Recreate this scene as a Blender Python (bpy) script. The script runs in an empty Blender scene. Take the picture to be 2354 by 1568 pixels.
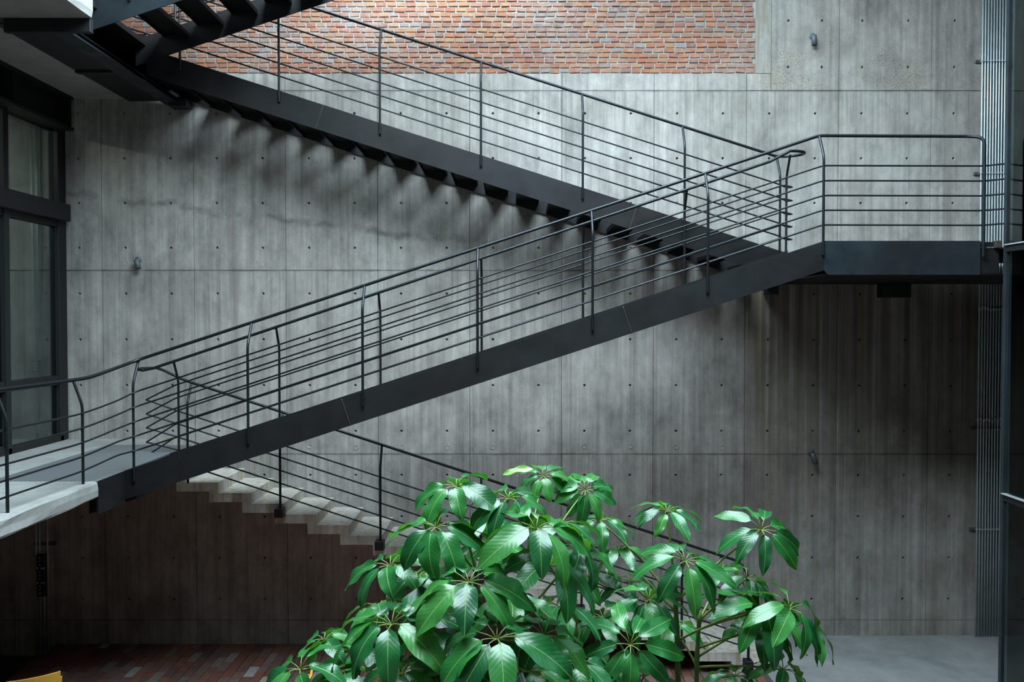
import bpy, math, random
import numpy as np
from mathutils import Vector, Matrix
random.seed(7)
R = math.radians
scene = bpy.context.scene
C = scene.collection

# ------------------------------------------------------------------ camera, sky, exposure
F = 1977.0                      # focal length in pixels of the 2354 x 1568 frame
EYE = Vector((0.0, 0.0, 1.56))  # eye height over the mezzanine floor (z = 0)
PITCH = math.atan(44.0 / F)
cam_d = bpy.data.cameras.new('camera')
cam_d.sensor_width = 36.0
cam_d.lens = 36.0 * F / 2354.0
cam_d.clip_end = 200
cam = bpy.data.objects.new('camera', cam_d)
C.objects.link(cam)
cam.location = EYE
cam.rotation_euler = (math.pi / 2 - PITCH, 0, 0)
scene.camera = cam

world = bpy.data.worlds.new('sky')
scene.world = world
world.use_nodes = True
bgn = world.node_tree.nodes['Background']
bgn.inputs[0].default_value = (0.70, 0.895, 1.0, 1)
bgn.inputs[1].default_value = 9.0
vs = scene.view_settings
vs.view_transform = 'Standard'
vs.look = 'None'
vs.exposure = 1.4
vs.gamma = 1.0
vs.use_curve_mapping = False
scene.cycles.max_bounces = 6
scene.cycles.diffuse_bounces = 3
scene.cycles.glossy_bounces = 2
scene.cycles.use_adaptive_sampling = True
scene.cycles.adaptive_threshold = 0.08
scene.cycles.transparent_max_bounces = 12
scene.cycles.caustics_reflective = False
scene.cycles.caustics_refractive = False

# the open top of the courtyard (helps the renderer to find the sky; gives off no light itself)
pd = bpy.data.lights.new('courtyard_opening', 'AREA')
pd.shape = 'RECTANGLE'
pd.size = 5.6
pd.size_y = 7.3
pd.cycles.is_portal = True
po = bpy.data.objects.new('courtyard_opening', pd)
C.objects.link(po)
po.location = (0.2, 6.85, 7.4)


def at(px, py, Y):
    """point of the plane y = Y that the photograph shows at pixel px, py"""
    c, s = math.cos(PITCH), math.sin(PITCH)
    v = -(py - 784.0)
    d = Vector((px - 1177.0, F * c + v * s, -F * s + v * c))
    return EYE + d * (Y / d.y)


# ------------------------------------------------------------------ node helpers
class NT:
    def __init__(self, name):
        self.m = bpy.data.materials.new(name)
        self.m.use_nodes = True
        self.t = self.m.node_tree
        self.b = self.t.nodes['Principled BSDF']
        self.out = self.t.nodes['Material Output']

    def n(self, typ, **kw):
        nd = self.t.nodes.new(typ)
        for k, v in kw.items():
            setattr(nd, k, v)
        return nd

    def l(self, a, b):
        self.t.links.new(a, b)

    def pos(self, scale=(1, 1, 1), loc=(0, 0, 0), src=None):
        mp = self.n('ShaderNodeMapping')
        mp.inputs['Scale'].default_value = scale
        mp.inputs['Location'].default_value = loc
        if src is None:
            src = self.n('ShaderNodeNewGeometry').outputs['Position']
        self.l(src, mp.inputs['Vector'])
        return mp.outputs['Vector']

    def noise(self, vec, scale=5, detail=4, rough=0.55, dist=0.0):
        t = self.n('ShaderNodeTexNoise')
        t.inputs['Scale'].default_value = scale
        t.inputs['Detail'].default_value = detail
        t.inputs['Roughness'].default_value = rough
        t.inputs['Distortion'].default_value = dist
        if vec is not None:
            self.l(vec, t.inputs['Vector'])
        return t.outputs['Fac']

    def ramp(self, fac, stops, interp='LINEAR'):
        r = self.n('ShaderNodeValToRGB')
        r.color_ramp.interpolation = interp
        els = r.color_ramp.elements
        while len(els) < len(stops):
            els.new(0.5)
        for e, (p, c) in zip(els, stops):
            e.position = p
            e.color = (c, c, c, 1) if isinstance(c, (int, float)) else (*c, 1)
        self.l(fac, r.inputs['Fac'])
        return r.outputs['Color']

    def mix(self, fac, a, b, mode='MIX'):
        m = self.n('ShaderNodeMix', data_type='RGBA', blend_type=mode)
        for sock, v in ((m.inputs[0], fac), (m.inputs[6], a), (m.inputs[7], b)):
            if isinstance(v, (int, float)):
                sock.default_value = v if sock == m.inputs[0] else (v, v, v, 1)
            elif isinstance(v, tuple):
                sock.default_value = (*v, 1)
            else:
                self.l(v, sock)
        return m.outputs[2]

    def math(self, op, a, b=None, clamp=False):
        m = self.n('ShaderNodeMath', operation=op, use_clamp=clamp)
        for i, v in enumerate((a, b)):
            if v is None:
                continue
            if isinstance(v, (int, float)):
                m.inputs[i].default_value = v
            else:
                self.l(v, m.inputs[i])
        return m.outputs[0]

    def bump(self, h, strength=0.3, dist=0.01, prev=None):
        b = self.n('ShaderNodeBump')
        b.inputs['Strength'].default_value = strength
        b.inputs['Distance'].default_value = dist
        self.l(h, b.inputs['Height'])
        if prev is not None:
            self.l(prev, b.inputs['Normal'])
        return b.outputs['Normal']

    def done(self, color=None, rough=0.6, metal=0.0, normal=None, spec=0.5):
        b = self.b
        if color is not None:
            if isinstance(color, tuple):
                b.inputs['Base Color'].default_value = (*color, 1)
            else:
                self.l(color, b.inputs['Base Color'])
        if isinstance(rough, (int, float)):
            b.inputs['Roughness'].default_value = rough
        else:
            self.l(rough, b.inputs['Roughness'])
        b.inputs['Metallic'].default_value = metal
        b.inputs['Specular IOR Level'].default_value = spec
        if normal is not None:
            self.l(normal, b.inputs['Normal'])
        return self.m


def smooth_step(t, src, lo, hi):
    mr = t.n('ShaderNodeMapRange', interpolation_type='SMOOTHSTEP')
    mr.inputs['From Min'].default_value = lo
    mr.inputs['From Max'].default_value = hi
    t.l(src, mr.inputs['Value'])
    return mr.outputs['Result']


def concrete_wall():
    t = NT('board_concrete')
    big = t.noise(t.pos((1, 1, 1)), 0.75, 4, 0.6, 0.6)
    streak = t.noise(t.pos((9.0, 1, 0.22)), 1.6, 6, 0.66)
    fine_streak = t.noise(t.pos((42.0, 1, 0.45)), 1.0, 4, 0.62)
    mott = t.noise(t.pos((1.5, 1, 0.9)), 2.4, 8, 0.72)
    grain = t.noise(t.pos((1, 1, 1)), 95, 3, 0.7)
    base = t.ramp(big, [(0.28, (0.272, 0.248, 0.226)), (0.5, (0.348, 0.318, 0.292)), (0.72, (0.418, 0.392, 0.365))])
    base = t.mix(0.48, base, t.ramp(streak, [(0.3, 0.22), (0.52, 0.52), (0.72, 0.70)]), 'OVERLAY')
    base = t.mix(0.28, base, t.ramp(fine_streak, [(0.25, 0.34), (0.5, 0.52), (0.8, 0.6)]), 'OVERLAY')
    base = t.mix(0.60, base, t.ramp(mott, [(0.30, 0.20), (0.5, 0.50), (0.70, 0.74)]), 'OVERLAY')
    base = t.mix(0.42, base, t.ramp(grain, [(0.2, 0.2), (0.5, 0.5), (0.8, 0.75)]), 'OVERLAY')
    # every formwork panel came out of its own sheet: a slight tone of its own
    oi = t.n('ShaderNodeObjectInfo')
    base = t.mix(0.16, base, t.ramp(oi.outputs['Random'], [(0, 0.36), (1, 0.64)]), 'OVERLAY')
    sep = t.n('ShaderNodeSeparateXYZ')
    t.l(t.n('ShaderNodeNewGeometry').outputs['Position'], sep.inputs[0])
    X, Z = sep.outputs['X'], sep.outputs['Z']
    # rust-brown water streaks, painted darker for the shade below the landing, right of the seam at x = 3.1
    rx = smooth_step(t, X, 3.05, 3.25)
    wob = t.math('MULTIPLY', t.noise(t.pos((2.2, 1, 0.05)), 1.3, 3), 2.6)
    rz = t.math('ADD', 0.42, t.math('MULTIPLY', smooth_step(t, t.math('ADD', Z, wob), 0.0, 3.0), 0.58))
    rz2 = t.math('SUBTRACT', 1.0, smooth_step(t, Z, 2.0, 2.3))
    rs = t.noise(t.pos((9.0, 1, 0.10)), 1.7, 4, 0.6)
    rmask = t.math('MULTIPLY', t.math('MULTIPLY', rx, t.math('MULTIPLY', rz, rz2)), t.ramp(rs, [(0.34, 0.28), (0.50, 0.80), (0.64, 1.0)]), True)
    rust = t.ramp(t.noise(t.pos((11.0, 1, 0.2)), 1.2, 3), [(0.35, (0.070, 0.056, 0.043)), (0.55, (0.125, 0.095, 0.058)), (0.7, (0.17, 0.115, 0.05))])
    base = t.mix(t.math('MULTIPLY', rmask, 0.85), base, rust)
    # faint brown streaks elsewhere
    es = t.noise(t.pos((5.0, 1, 0.12), (3.1, 0, 0.4)), 1.1, 4, 0.65)
    em = t.ramp(es, [(0.56, 0.0), (0.72, 0.5)])
    base = t.mix(em, base, (0.17, 0.142, 0.115))
    # the wavering pour line at the left and its damp band
    wl = t.noise(t.pos((1, 1, 1)), 0.9, 5, 0.65)
    zl = t.math('ADD', t.math('ADD', Z, t.math('MULTIPLY', X, 0.115)), t.math('MULTIPLY', wl, -0.55))
    d = t.math('ABSOLUTE', t.math('SUBTRACT', zl, 2.32))
    band = t.math('SUBTRACT', 1.0, smooth_step(t, d, 0.0, 0.075))
    bx = t.math('SUBTRACT', 1.0, smooth_step(t, X, -1.3, 0.3))
    br = t.ramp(t.noise(t.pos((1, 1, 1)), 3.2, 5, 0.7), [(0.40, 0.0), (0.6, 1.0)])
    base = t.mix(t.math('MULTIPLY', t.math('MULTIPLY', band, bx), t.math('MULTIPLY', br, 0.75)), base, (0.13, 0.125, 0.115))
    # honeycombed, sandy zone of the upper right lift
    hz = t.math('MULTIPLY', smooth_step(t, Z, 4.60, 4.66), t.math('SUBTRACT', 1.0, smooth_step(t, Z, 4.85, 5.45)))
    hx = smooth_step(t, X, 3.1, 3.3)
    hn = t.ramp(t.noise(t.pos((1, 1, 1.6)), 1.5, 5, 0.72), [(0.47, 0.0), (0.60, 1.0)])
    hm = t.math('MULTIPLY', t.math('MULTIPLY', hz, hx), hn)
    base = t.mix(t.math('MULTIPLY', hm, 0.55), base, (0.36, 0.32, 0.25))
    pits = t.ramp(t.noise(t.pos((1, 1, 1.8)), 42, 3, 0.75), [(0.56, 0.0), (0.68, 1.0)])
    base = t.mix(t.math('MULTIPLY', t.math('MULTIPLY', hm, pits), 0.65), base, (0.10, 0.09, 0.08))
    # fuzzy day joints between the lifts, with drips running down from them
    wz = t.math('ADD', Z, t.math('MULTIPLY', t.math('SUBTRACT', t.noise(t.pos(), 7, 6, 0.7), 0.5), 0.05))
    jn = t.ramp(t.noise(t.pos(), 2.5, 5, 0.7), [(0.38, 0.15), (0.62, 1.0)])
    dn = t.ramp(t.noise(t.pos((16, 1, 0.05), (1.7, 0, 0)), 1.5, 5, 0.65), [(0.50, 0.0), (0.64, 1.0)])
    for zj in (2.242, -0.203, 4.612):
        dj = t.math('ABSOLUTE', t.math('SUBTRACT', wz, zj))
        jm = t.math('MULTIPLY', t.math('SUBTRACT', 1.0, smooth_step(t, dj, 0.0, 0.03)), jn)
        base = t.mix(t.math('MULTIPLY', jm, 0.6), base, (0.12, 0.112, 0.10))
        dd = t.math('SUBTRACT', zj, Z)
        dm = t.math('MULTIPLY', t.math('MULTIPLY', smooth_step(t, dd, 0.0, 0.02), t.math('SUBTRACT', 1.0, smooth_step(t, dd, 0.1, 0.75))), dn)
        base = t.mix(t.math('MULTIPLY', dm, 0.45), base, (0.16, 0.14, 0.12))
    # pin holes
    v = t.n('ShaderNodeTexVoronoi')
    v.inputs['Scale'].default_value = 9.0
    t.l(t.pos((1, 1, 1)), v.inputs['Vector'])
    ph = t.math('LESS_THAN', v.outputs['Distance'], 0.045)
    base = t.mix(t.math('MULTIPLY', ph, 0.6), base, (0.10, 0.10, 0.10))
    h = t.math('ADD', t.math('MULTIPLY', mott, 0.5), t.math('MULTIPLY', grain, 0.25))
    nrm = t.bump(h, 0.35, 0.012)
    nrm = t.bump(t.math('MULTIPLY', t.math('MULTIPLY', hm, pits), -1.0), 0.6, 0.02, nrm)
    return t.done(base, 0.72, 0, nrm, 0.3)


def concrete_plain(name, lo, hi, stain=None, scale=1.4, rough=0.8, bs=0.35):
    t = NT(name)
    a = t.noise(t.pos(), scale, 6, 0.62, 0.4)
    col = t.ramp(a, [(0.28, lo), (0.72, hi)])
    m = t.noise(t.pos(), scale * 7, 5, 0.65)
    col = t.mix(0.35, col, t.ramp(m, [(0.25, 0.28), (0.5, 0.5), (0.75, 0.66)]), 'OVERLAY')
    if stain:
        s = t.noise(t.pos((9, 9, 1.0)), 1.6, 5, 0.6)
        col = t.mix(t.ramp(s, [(0.46, 0.0), (0.62, 0.8)]), col, stain)
    g = t.noise(t.pos(), 70, 3, 0.7)
    nrm = t.bump(t.math('ADD', t.math('MULTIPLY', m, 0.6), t.math('MULTIPLY', g, 0.25)), bs, 0.01)
    return t.done(col, rough, 0, nrm, 0.3)


def steel_mat(name, lo, hi, rough=0.5, metal=0.35, rust=0.0):
    t = NT(name)
    a = t.noise(t.pos(), 1.7, 6, 0.62, 0.8)
    col = t.ramp(a, [(0.3, lo), (0.7, hi)])
    b = t.noise(t.pos((1, 1, 1), (4, 1, 2)), 0.6, 3, 0.6)
    col = t.mix(t.ramp(b, [(0.45, 0.0), (0.65, 0.6)]), col, (0.017, 0.0145, 0.014))
    if rust:
        r = t.noise(t.pos(), 9, 6, 0.7)
        col = t.mix(t.ramp(r, [(0.60, 0.0), (0.74, rust)]), col, (0.14, 0.065, 0.035))
    rg = t.ramp(t.noise(t.pos(), 4, 5, 0.6), [(0.3, rough - 0.1), (0.7, rough + 0.12)])
    g = t.noise(t.pos(), 60, 3, 0.6)
    return t.done(col, rg, metal, t.bump(g, 0.12, 0.004), 0.28)


def flat(name, col, rough=0.5, metal=0.0, var=0.25, scale=18, bump=0.1):
    t = NT(name)
    a = t.noise(t.pos(), scale, 4, 0.6)
    lo = tuple(max(0, c * (1 - var)) for c in col)
    hi = tuple(min(1, c * (1 + var)) for c in col)
    return t.done(t.ramp(a, [(0.3, lo), (0.7, hi)]), rough, metal, t.bump(a, bump, 0.004))


def brick_mat(name, per_island):
    t = NT(name)
    if per_island:
        rnd = t.n('ShaderNodeNewGeometry').outputs['Random Per Island']
    else:
        rnd = t.n('ShaderNodeObjectInfo').outputs['Random']
    col = t.ramp(rnd, [(0.0, (0.40, 0.125, 0.060)), (0.16, (0.46, 0.17, 0.075)), (0.34, (0.34, 0.12, 0.075)),
                       (0.5, (0.45, 0.20, 0.10)), (0.64, (0.37, 0.20, 0.13)), (0.76, (0.47, 0.25, 0.12)),
                       (0.86, (0.24, 0.115, 0.085)), (0.94, (0.30, 0.27, 0.25)), (1.0, (0.40, 0.15, 0.11))])
    n = t.noise(t.pos(), 22, 5, 0.65)
    col = t.mix(0.45, col, t.ramp(n, [(0.25, 0.25), (0.5, 0.5), (0.78, 0.72)]), 'OVERLAY')
    # lime bloom: cloudy where the wall was splashed, not brick by brick
    w = t.math('ADD', t.math('MULTIPLY', t.noise(t.pos(), 0.8, 4, 0.6), 0.62), t.math('MULTIPLY', t.noise(t.pos(), 11, 4, 0.7), 0.48))
    col = t.mix(0.24, col, (0.29, 0.20, 0.165))
    col = t.mix(t.ramp(w, [(0.52, 0.0), (0.72, 0.75)]), col, (0.38, 0.33, 0.31))
    col = t.mix(1.0, col, 0.86, 'MULTIPLY')
    nrm = t.bump(t.noise(t.pos(), 45, 4, 0.7), 0.5, 0.006)
    return t.done(col, 0.85, 0, nrm, 0.25)


def paver_mat(name, per_island):
    t = NT(name)
    rnd = t.n('ShaderNodeNewGeometry').outputs['Random Per Island'] if per_island else t.n('ShaderNodeObjectInfo').outputs['Random']
    col = t.ramp(rnd, [(0.0, (0.16, 0.060, 0.042)), (0.3, (0.20, 0.075, 0.05)), (0.5, (0.14, 0.075, 0.06)),
                       (0.68, (0.19, 0.115, 0.095)), (0.82, (0.10, 0.05, 0.042)), (0.93, (0.22, 0.19, 0.17)), (1.0, (0.34, 0.32, 0.30))])
    n = t.noise(t.pos(), 14, 5, 0.65)
    col = t.mix(0.5, col, t.ramp(n, [(0.25, 0.25), (0.5, 0.5), (0.78, 0.7)]), 'OVERLAY')
    return t.done(col, 0.75, 0, t.bump(n, 0.3, 0.006), 0.3)


def leaf_mat():
    t = NT('glossy_leaf')
    uv = t.n('ShaderNodeUVMap')
    sep = t.n('ShaderNodeSeparateXYZ')
    t.l(uv.outputs['UV'], sep.inputs[0])
    u = t.math('ABSOLUTE', t.math('SUBTRACT', sep.outputs['X'], 0.5))
    v = sep.outputs['Y']
    rnd = t.n('ShaderNodeObjectInfo').outputs['Random']
    col = t.ramp(rnd, [(0.0, (0.010, 0.090, 0.028)), (0.4, (0.016, 0.135, 0.033)), (0.75, (0.024, 0.175, 0.034)), (1.0, (0.050, 0.22, 0.040))])
    n = t.noise(t.pos(), 9, 4, 0.6)
    col = t.mix(0.35, col, t.ramp(n, [(0.25, 0.3), (0.5, 0.5), (0.75, 0.66)]), 'OVERLAY')
    # side veins and midrib
    w = t.math('SINE', t.math('MULTIPLY', t.math('SUBTRACT', v, t.math('MULTIPLY', u, 0.45)), 70.0))
    sv = t.ramp(w, [(0.80, 0.0), (1.0, 0.16)])
    col = t.mix(sv, col, (0.06, 0.26, 0.07))
    rib = t.math('SUBTRACT', 1.0, smooth_step(t, u, 0.008, 0.026))
    col = t.mix(t.math('MULTIPLY', rib, 0.8), col, (0.22, 0.42, 0.11))
    back = t.n('ShaderNodeNewGeometry').outputs['Backfacing']
    col2 = t.mix(back, col, t.mix(0.5, col, (0.10, 0.20, 0.05)))
    rg = t.math('ADD', 0.29, t.math('MULTIPLY', back, 0.3))
    nrm = t.bump(t.math('ADD', t.math('MULTIPLY', w, 0.06), t.math('ADD', t.math('MULTIPLY', rib, -0.6), t.math('MULTIPLY', n, 0.5))), 0.35, 0.006)
    t.done(col2, rg, 0, nrm, 0.5)
    tr = t.n('ShaderNodeBsdfTranslucent')
    t.l(t.mix(1.0, col, (2.2, 1.7, 0.5), 'MULTIPLY'), tr.inputs['Color'])
    mx = t.n('ShaderNodeMixShader')
    mx.inputs[0].default_value = 0.22
    t.l(t.b.outputs[0], mx.inputs[1])
    t.l(tr.outputs[0], mx.inputs[2])
    t.l(mx.outputs[0], t.out.inputs['Surface'])
    return t.m


def glass_mat(name, tint, refl=1.0):
    t = NT(name)
    tp = t.n('ShaderNodeBsdfTransparent')
    tp.inputs['Color'].default_value = (*tint, 1)
    gl = t.n('ShaderNodeBsdfGlossy')
    gl.inputs['Roughness'].default_value = 0.02
    gl.inputs['Color'].default_value = (0.9, 1, 1, 1)
    fr = t.n('ShaderNodeFresnel')
    fr.inputs['IOR'].default_value = 1.5
    mx = t.n('ShaderNodeMixShader')
    t.l(t.math('MULTIPLY', fr.outputs[0], refl), mx.inputs[0])
    t.l(tp.outputs[0], mx.inputs[1])
    t.l(gl.outputs[0], mx.inputs[2])
    t.l(mx.outputs[0], t.out.inputs['Surface'])
    return t.m


def checker_mat():
    t = NT('tread_plate')
    w = t.n('ShaderNodeTexWave', wave_type='BANDS', bands_direction='DIAGONAL')
    w.inputs['Scale'].default_value = 13
    t.l(t.pos(), w.inputs['Vector'])
    w2 = t.n('ShaderNodeTexWave', wave_type='BANDS', bands_direction='DIAGONAL')
    w2.inputs['Scale'].default_value = 13
    t.l(t.pos((-1, 1, 1)), w2.inputs['Vector'])
    h = t.math('MAXIMUM', t.ramp(w.outputs['Fac'], [(0.6, 0.0), (0.8, 1.0)]), t.ramp(w2.outputs['Fac'], [(0.6, 0.0), (0.8, 1.0)]))
    col = t.mix(h, (0.10, 0.105, 0.11), (0.24, 0.25, 0.26))
    return t.done(col, 0.5, 0.4, t.bump(h, 0.6, 0.006))


M = {}
M['wall'] = concrete_wall()
M['strip'] = concrete_plain('sandy_concrete', (0.28, 0.262, 0.23), (0.38, 0.36, 0.325), stain=(0.25, 0.22, 0.17), scale=2.0)
M['joint'] = flat('joint_mortar', (0.14, 0.135, 0.13), 0.9)
M['slab'] = concrete_plain('cast_slab', (0.23, 0.228, 0.215), (0.35, 0.348, 0.33))
M['soffit'] = concrete_plain('soffit_concrete', (0.24, 0.235, 0.22), (0.36, 0.355, 0.335), scale=0.9)
M['steps'] = concrete_plain('step_concrete', (0.50, 0.465, 0.425), (0.62, 0.585, 0.545), stain=(0.40, 0.32, 0.20), scale=2.2)
M['floor'] = concrete_plain('floor_concrete', (0.15, 0.15, 0.148), (0.30, 0.30, 0.295), scale=0.9, rough=0.6)
M['steel'] = steel_mat('mill_steel', (0.013, 0.0125, 0.013), (0.020, 0.021, 0.023), 0.46, 0.15, 0.10)
M['steel_blue'] = steel_mat('blued_steel', (0.018, 0.025, 0.030), (0.040, 0.056, 0.066), 0.42, 0.3, 0.25)
M['tread'] = steel_mat('tread_steel', (0.012, 0.012, 0.013), (0.02, 0.021, 0.023), 0.5, 0.4)
M['black'] = flat('black_paint', (0.0045, 0.0045, 0.005), 0.6)
M['rebar'] = flat('rebar_steel', (0.020, 0.024, 0.027), 0.38, 0.6, 0.3, 30)
M['weld'] = flat('weld_bead', (0.085, 0.070, 0.062), 0.5, 0.6)
M['brick'] = brick_mat('fired_brick', False)
M['brick_many'] = brick_mat('fired_brick_many', True)
M['mortar'] = concrete_plain('lime_mortar', (0.29, 0.28, 0.27), (0.40, 0.39, 0.375), scale=3)
M['paver'] = paver_mat('paver_brick', False)
M['paver_many'] = paver_mat('paver_brick_many', True)
M['sand'] = flat('joint_sand', (0.07, 0.06, 0.053), 0.95)
M['galv'] = flat('galvanised_pipe', (0.58, 0.66, 0.68), 0.42, 0.55, 0.12, 8)
M['strut'] = flat('strut_metal', (0.16, 0.17, 0.17), 0.5, 0.6)
M['frame'] = flat('window_frame_paint', (0.005, 0.005, 0.0055), 0.6)
M['glass'] = glass_mat('clear_glass', (0.90, 0.96, 0.94), 0.8)
M['glass_teal'] = glass_mat('tinted_glass', (0.72, 0.86, 0.86), 1.2)
M['leaf'] = leaf_mat()
M['stalk'] = flat('leaf_stalk', (0.16, 0.22, 0.045), 0.5, 0, 0.25, 12)
M['stem'] = flat('green_stem', (0.065, 0.125, 0.022), 0.55, 0, 0.35, 9, 0.3)
M['pipe'] = flat('grey_pipe', (0.085, 0.10, 0.11), 0.5)
M['yellow'] = flat('yellow_wood', (0.62, 0.33, 0.045), 0.42, 0, 0.1, 6)
M['box'] = flat('box_black', (0.012, 0.013, 0.013), 0.5)
M['box_grey'] = flat('box_grey', (0.10, 0.11, 0.105), 0.5)
M['white'] = flat('socket_white', (0.6, 0.62, 0.62), 0.5)
M['checker'] = checker_mat()
M['column'] = concrete_plain('brown_column', (0.34, 0.28, 0.22), (0.46, 0.39, 0.32))
M['dark_int'] = flat('dark_interior', (0.05, 0.055, 0.055), 0.8)
M['plaster'] = flat('courtyard_plaster', (0.36, 0.355, 0.34), 0.9, 0, 0.1, 2)
M['dirt'] = flat('soil', (0.045, 0.035, 0.028), 0.95)

# ------------------------------------------------------------------ object helpers (mesh coordinates are world metres)
WM = {}


def place(o, parent=None, mat4=None):
    C.objects.link(o)
    mw = mat4 if mat4 is not None else Matrix.Identity(4)
    o.matrix_basis = mw
    WM[o.name] = mw
    if parent is not None:
        o.parent = parent
        o.matrix_parent_inverse = WM[parent.name].inverted()
    return o


def mesh(name, verts, faces, smooth=False):
    me = bpy.data.meshes.new(name)
    me.from_pydata([tuple(v) for v in verts], [], faces)
    me.update()
    if smooth:
        me.polygons.foreach_set('use_smooth', [True] * len(me.polygons))
    return me


def obj(name, verts, faces, mat, parent=None, smooth=False, origin=None):
    if origin is None:
        a = np.array(verts, dtype=float)
        lo, hi = a.min(0), a.max(0)
        origin = ((lo[0] + hi[0]) / 2, (lo[1] + hi[1]) / 2, lo[2])
    org = Vector(origin)
    me = mesh(name, [Vector(v) - org for v in verts], faces, smooth)
    me.materials.append(mat)
    o = bpy.data.objects.new(name, me)
    return place(o, parent, Matrix.Translation(org))


def thing(name, label, cat, loc, group=None):
    o = bpy.data.objects.new(name, None)
    o.empty_display_size = 0.2
    place(o, None, Matrix.Translation(Vector(loc)))
    return tag(o, label, cat, group)


def tag(o, label, cat=None, group=None, kind=None):
    if label:
        o['label'] = label
    if cat:
        o['category'] = cat
    if group:
        o['group'] = group
    if kind:
        o['kind'] = kind
    return o


class MB:
    def __init__(self):
        self.v, self.f = [], []

    def add(self, vs_, fs_):
        b = len(self.v)
        self.v += [tuple(v) for v in vs_]
        self.f += [tuple(i + b for i in f) for f in fs_]
        return self

    def box(self, x0, x1, y0, y1, z0, z1, bev=0.0):
        if bev <= 0:
            vs_ = [(x, y, z) for z in (z0, z1) for y in (y0, y1) for x in (x0, x1)]
            fs_ = [(0, 2, 3, 1), (4, 5, 7, 6), (0, 1, 5, 4), (2, 6, 7, 3), (0, 4, 6, 2), (1, 3, 7, 5)]
            return self.add(vs_, fs_)
        b = bev                             # chamfered box: 24 corner points
        vs_, idx = [], {}
        for sx in (0, 1):
            for sy in (0, 1):
                for sz in (0, 1):
                    X, Y, Z = (x0, x1)[sx], (y0, y1)[sy], (z0, z1)[sz]
                    ix, iy, iz = (b, -b)[sx], (b, -b)[sy], (b, -b)[sz]
                    for k, p in enumerate(((X, Y + iy, Z + iz), (X + ix, Y, Z + iz), (X + ix, Y + iy, Z))):
                        idx[(sx, sy, sz, k)] = len(vs_)
                        vs_.append(p)
        g = lambda a, b_, c, k: idx[(a, b_, c, k)]
        fs_ = []
        for s in (0, 1):
            q = [g(s, 0, 0, 0), g(s, 1, 0, 0), g(s, 1, 1, 0), g(s, 0, 1, 0)]
            fs_.append(q if s else q[::-1])
            q = [g(0, s, 0, 1), g(1, s, 0, 1), g(1, s, 1, 1), g(0, s, 1, 1)]
            fs_.append(q[::-1] if s else q)
            q = [g(0, 0, s, 2), g(1, 0, s, 2), g(1, 1, s, 2), g(0, 1, s, 2)]
            fs_.append(q if s else q[::-1])
        for a in (0, 1):
            for c in (0, 1):
                fs_.append((g(a, c, 0, 0), g(a, c, 1, 0), g(a, c, 1, 1), g(a, c, 0, 1)))
                fs_.append((g(a, 0, c, 0), g(a, 1, c, 0), g(a, 1, c, 2), g(a, 0, c, 2)))
                fs_.append((g(0, a, c, 1), g(1, a, c, 1), g(1, a, c, 2), g(0, a, c, 2)))
                for e in (0, 1):
                    fs_.append((g(a, c, e, 0), g(a, c, e, 1), g(a, c, e, 2)))
        return self.add(vs_, fs_)

    def prism(self, poly, y0, y1):
        """poly in (x, z), extruded along y"""
        n = len(poly)
        vs_ = [(x, y0, z) for x, z in poly] + [(x, y1, z) for x, z in poly]
        fs_ = [tuple(range(n)), tuple(range(2 * n - 1, n - 1, -1))]
        fs_ += [(i, i + n, (i + 1) % n + n, (i + 1) % n) for i in range(n)]
        return self.add(vs_, fs_)

    def tube(self, pts, rad, sides=8, cap=True):
        v, f = tube_mesh(pts, rad, sides, cap)
        return self.add(v, f)

    def build(self, name, mat, parent=None, smooth=False):
        return obj(name, self.v, self.f, mat, parent, smooth)


def tube_mesh(pts, rad, sides=8, cap=True):
    P = np.array([tuple(p) for p in pts], dtype=float)
    n = len(P)
    rad = np.full(n, rad, dtype=float) if np.isscalar(rad) else np.array(rad, dtype=float)
    T = np.gradient(P, axis=0)
    T /= np.linalg.norm(T, axis=1)[:, None] + 1e-12
    up = np.array([0, 0, 1.0]) if abs(T[0][2]) < 0.9 else np.array([1.0, 0, 0])
    N = np.zeros_like(P)
    u = up - T[0] * up.dot(T[0])
    N[0] = u / np.linalg.norm(u)
    for i in range(1, n):
        u = N[i - 1] - T[i] * N[i - 1].dot(T[i])
        N[i] = u / (np.linalg.norm(u) + 1e-12)
    B = np.cross(T, N)
    a = np.arange(sides) * 2 * math.pi / sides
    ring = (np.cos(a)[None, :, None] * N[:, None, :] + np.sin(a)[None, :, None] * B[:, None, :]) * rad[:, None, None] + P[:, None, :]
    V = ring.reshape(-1, 3).tolist()
    Fc = []
    for i in range(n - 1):
        o = i * sides
        for k in range(sides):
            k2 = (k + 1) % sides
            Fc.append((o + k, o + k2, o + sides + k2, o + sides + k))
    if cap:
        Fc.append(tuple(range(sides - 1, -1, -1)))
        Fc.append(tuple(range((n - 1) * sides, n * sides)))
    return V, Fc


def fillet(pts, r, seg=6):
    """round the corners of a polyline"""
    pts = [Vector(p) for p in pts]
    out = [pts[0]]
    for i in range(1, len(pts) - 1):
        a, b, c = pts[i - 1], pts[i], pts[i + 1]
        rr = r if np.isscalar(r) else r[i]
        d1, d2 = (a - b), (c - b)
        k = min(rr, d1.length * 0.48, d2.length * 0.48)
        p0, p2 = b + d1.normalized() * k, b + d2.normalized() * k
        for s in range(seg + 1):
            t = s / seg
            out.append(p0 * (1 - t) ** 2 + b * 2 * t * (1 - t) + p2 * t * t)
    out.append(pts[-1])
    return out


def resample(pts, step):
    P = np.array([tuple(p) for p in pts], dtype=float)
    seg = np.linalg.norm(np.diff(P, axis=0), axis=1)
    s = np.concatenate([[0], np.cumsum(seg)])
    n = max(2, int(s[-1] / step) + 1)
    q = np.linspace(0, s[-1], n)
    return np.stack([np.interp(q, s, P[:, k]) for k in range(3)], axis=1)


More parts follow.
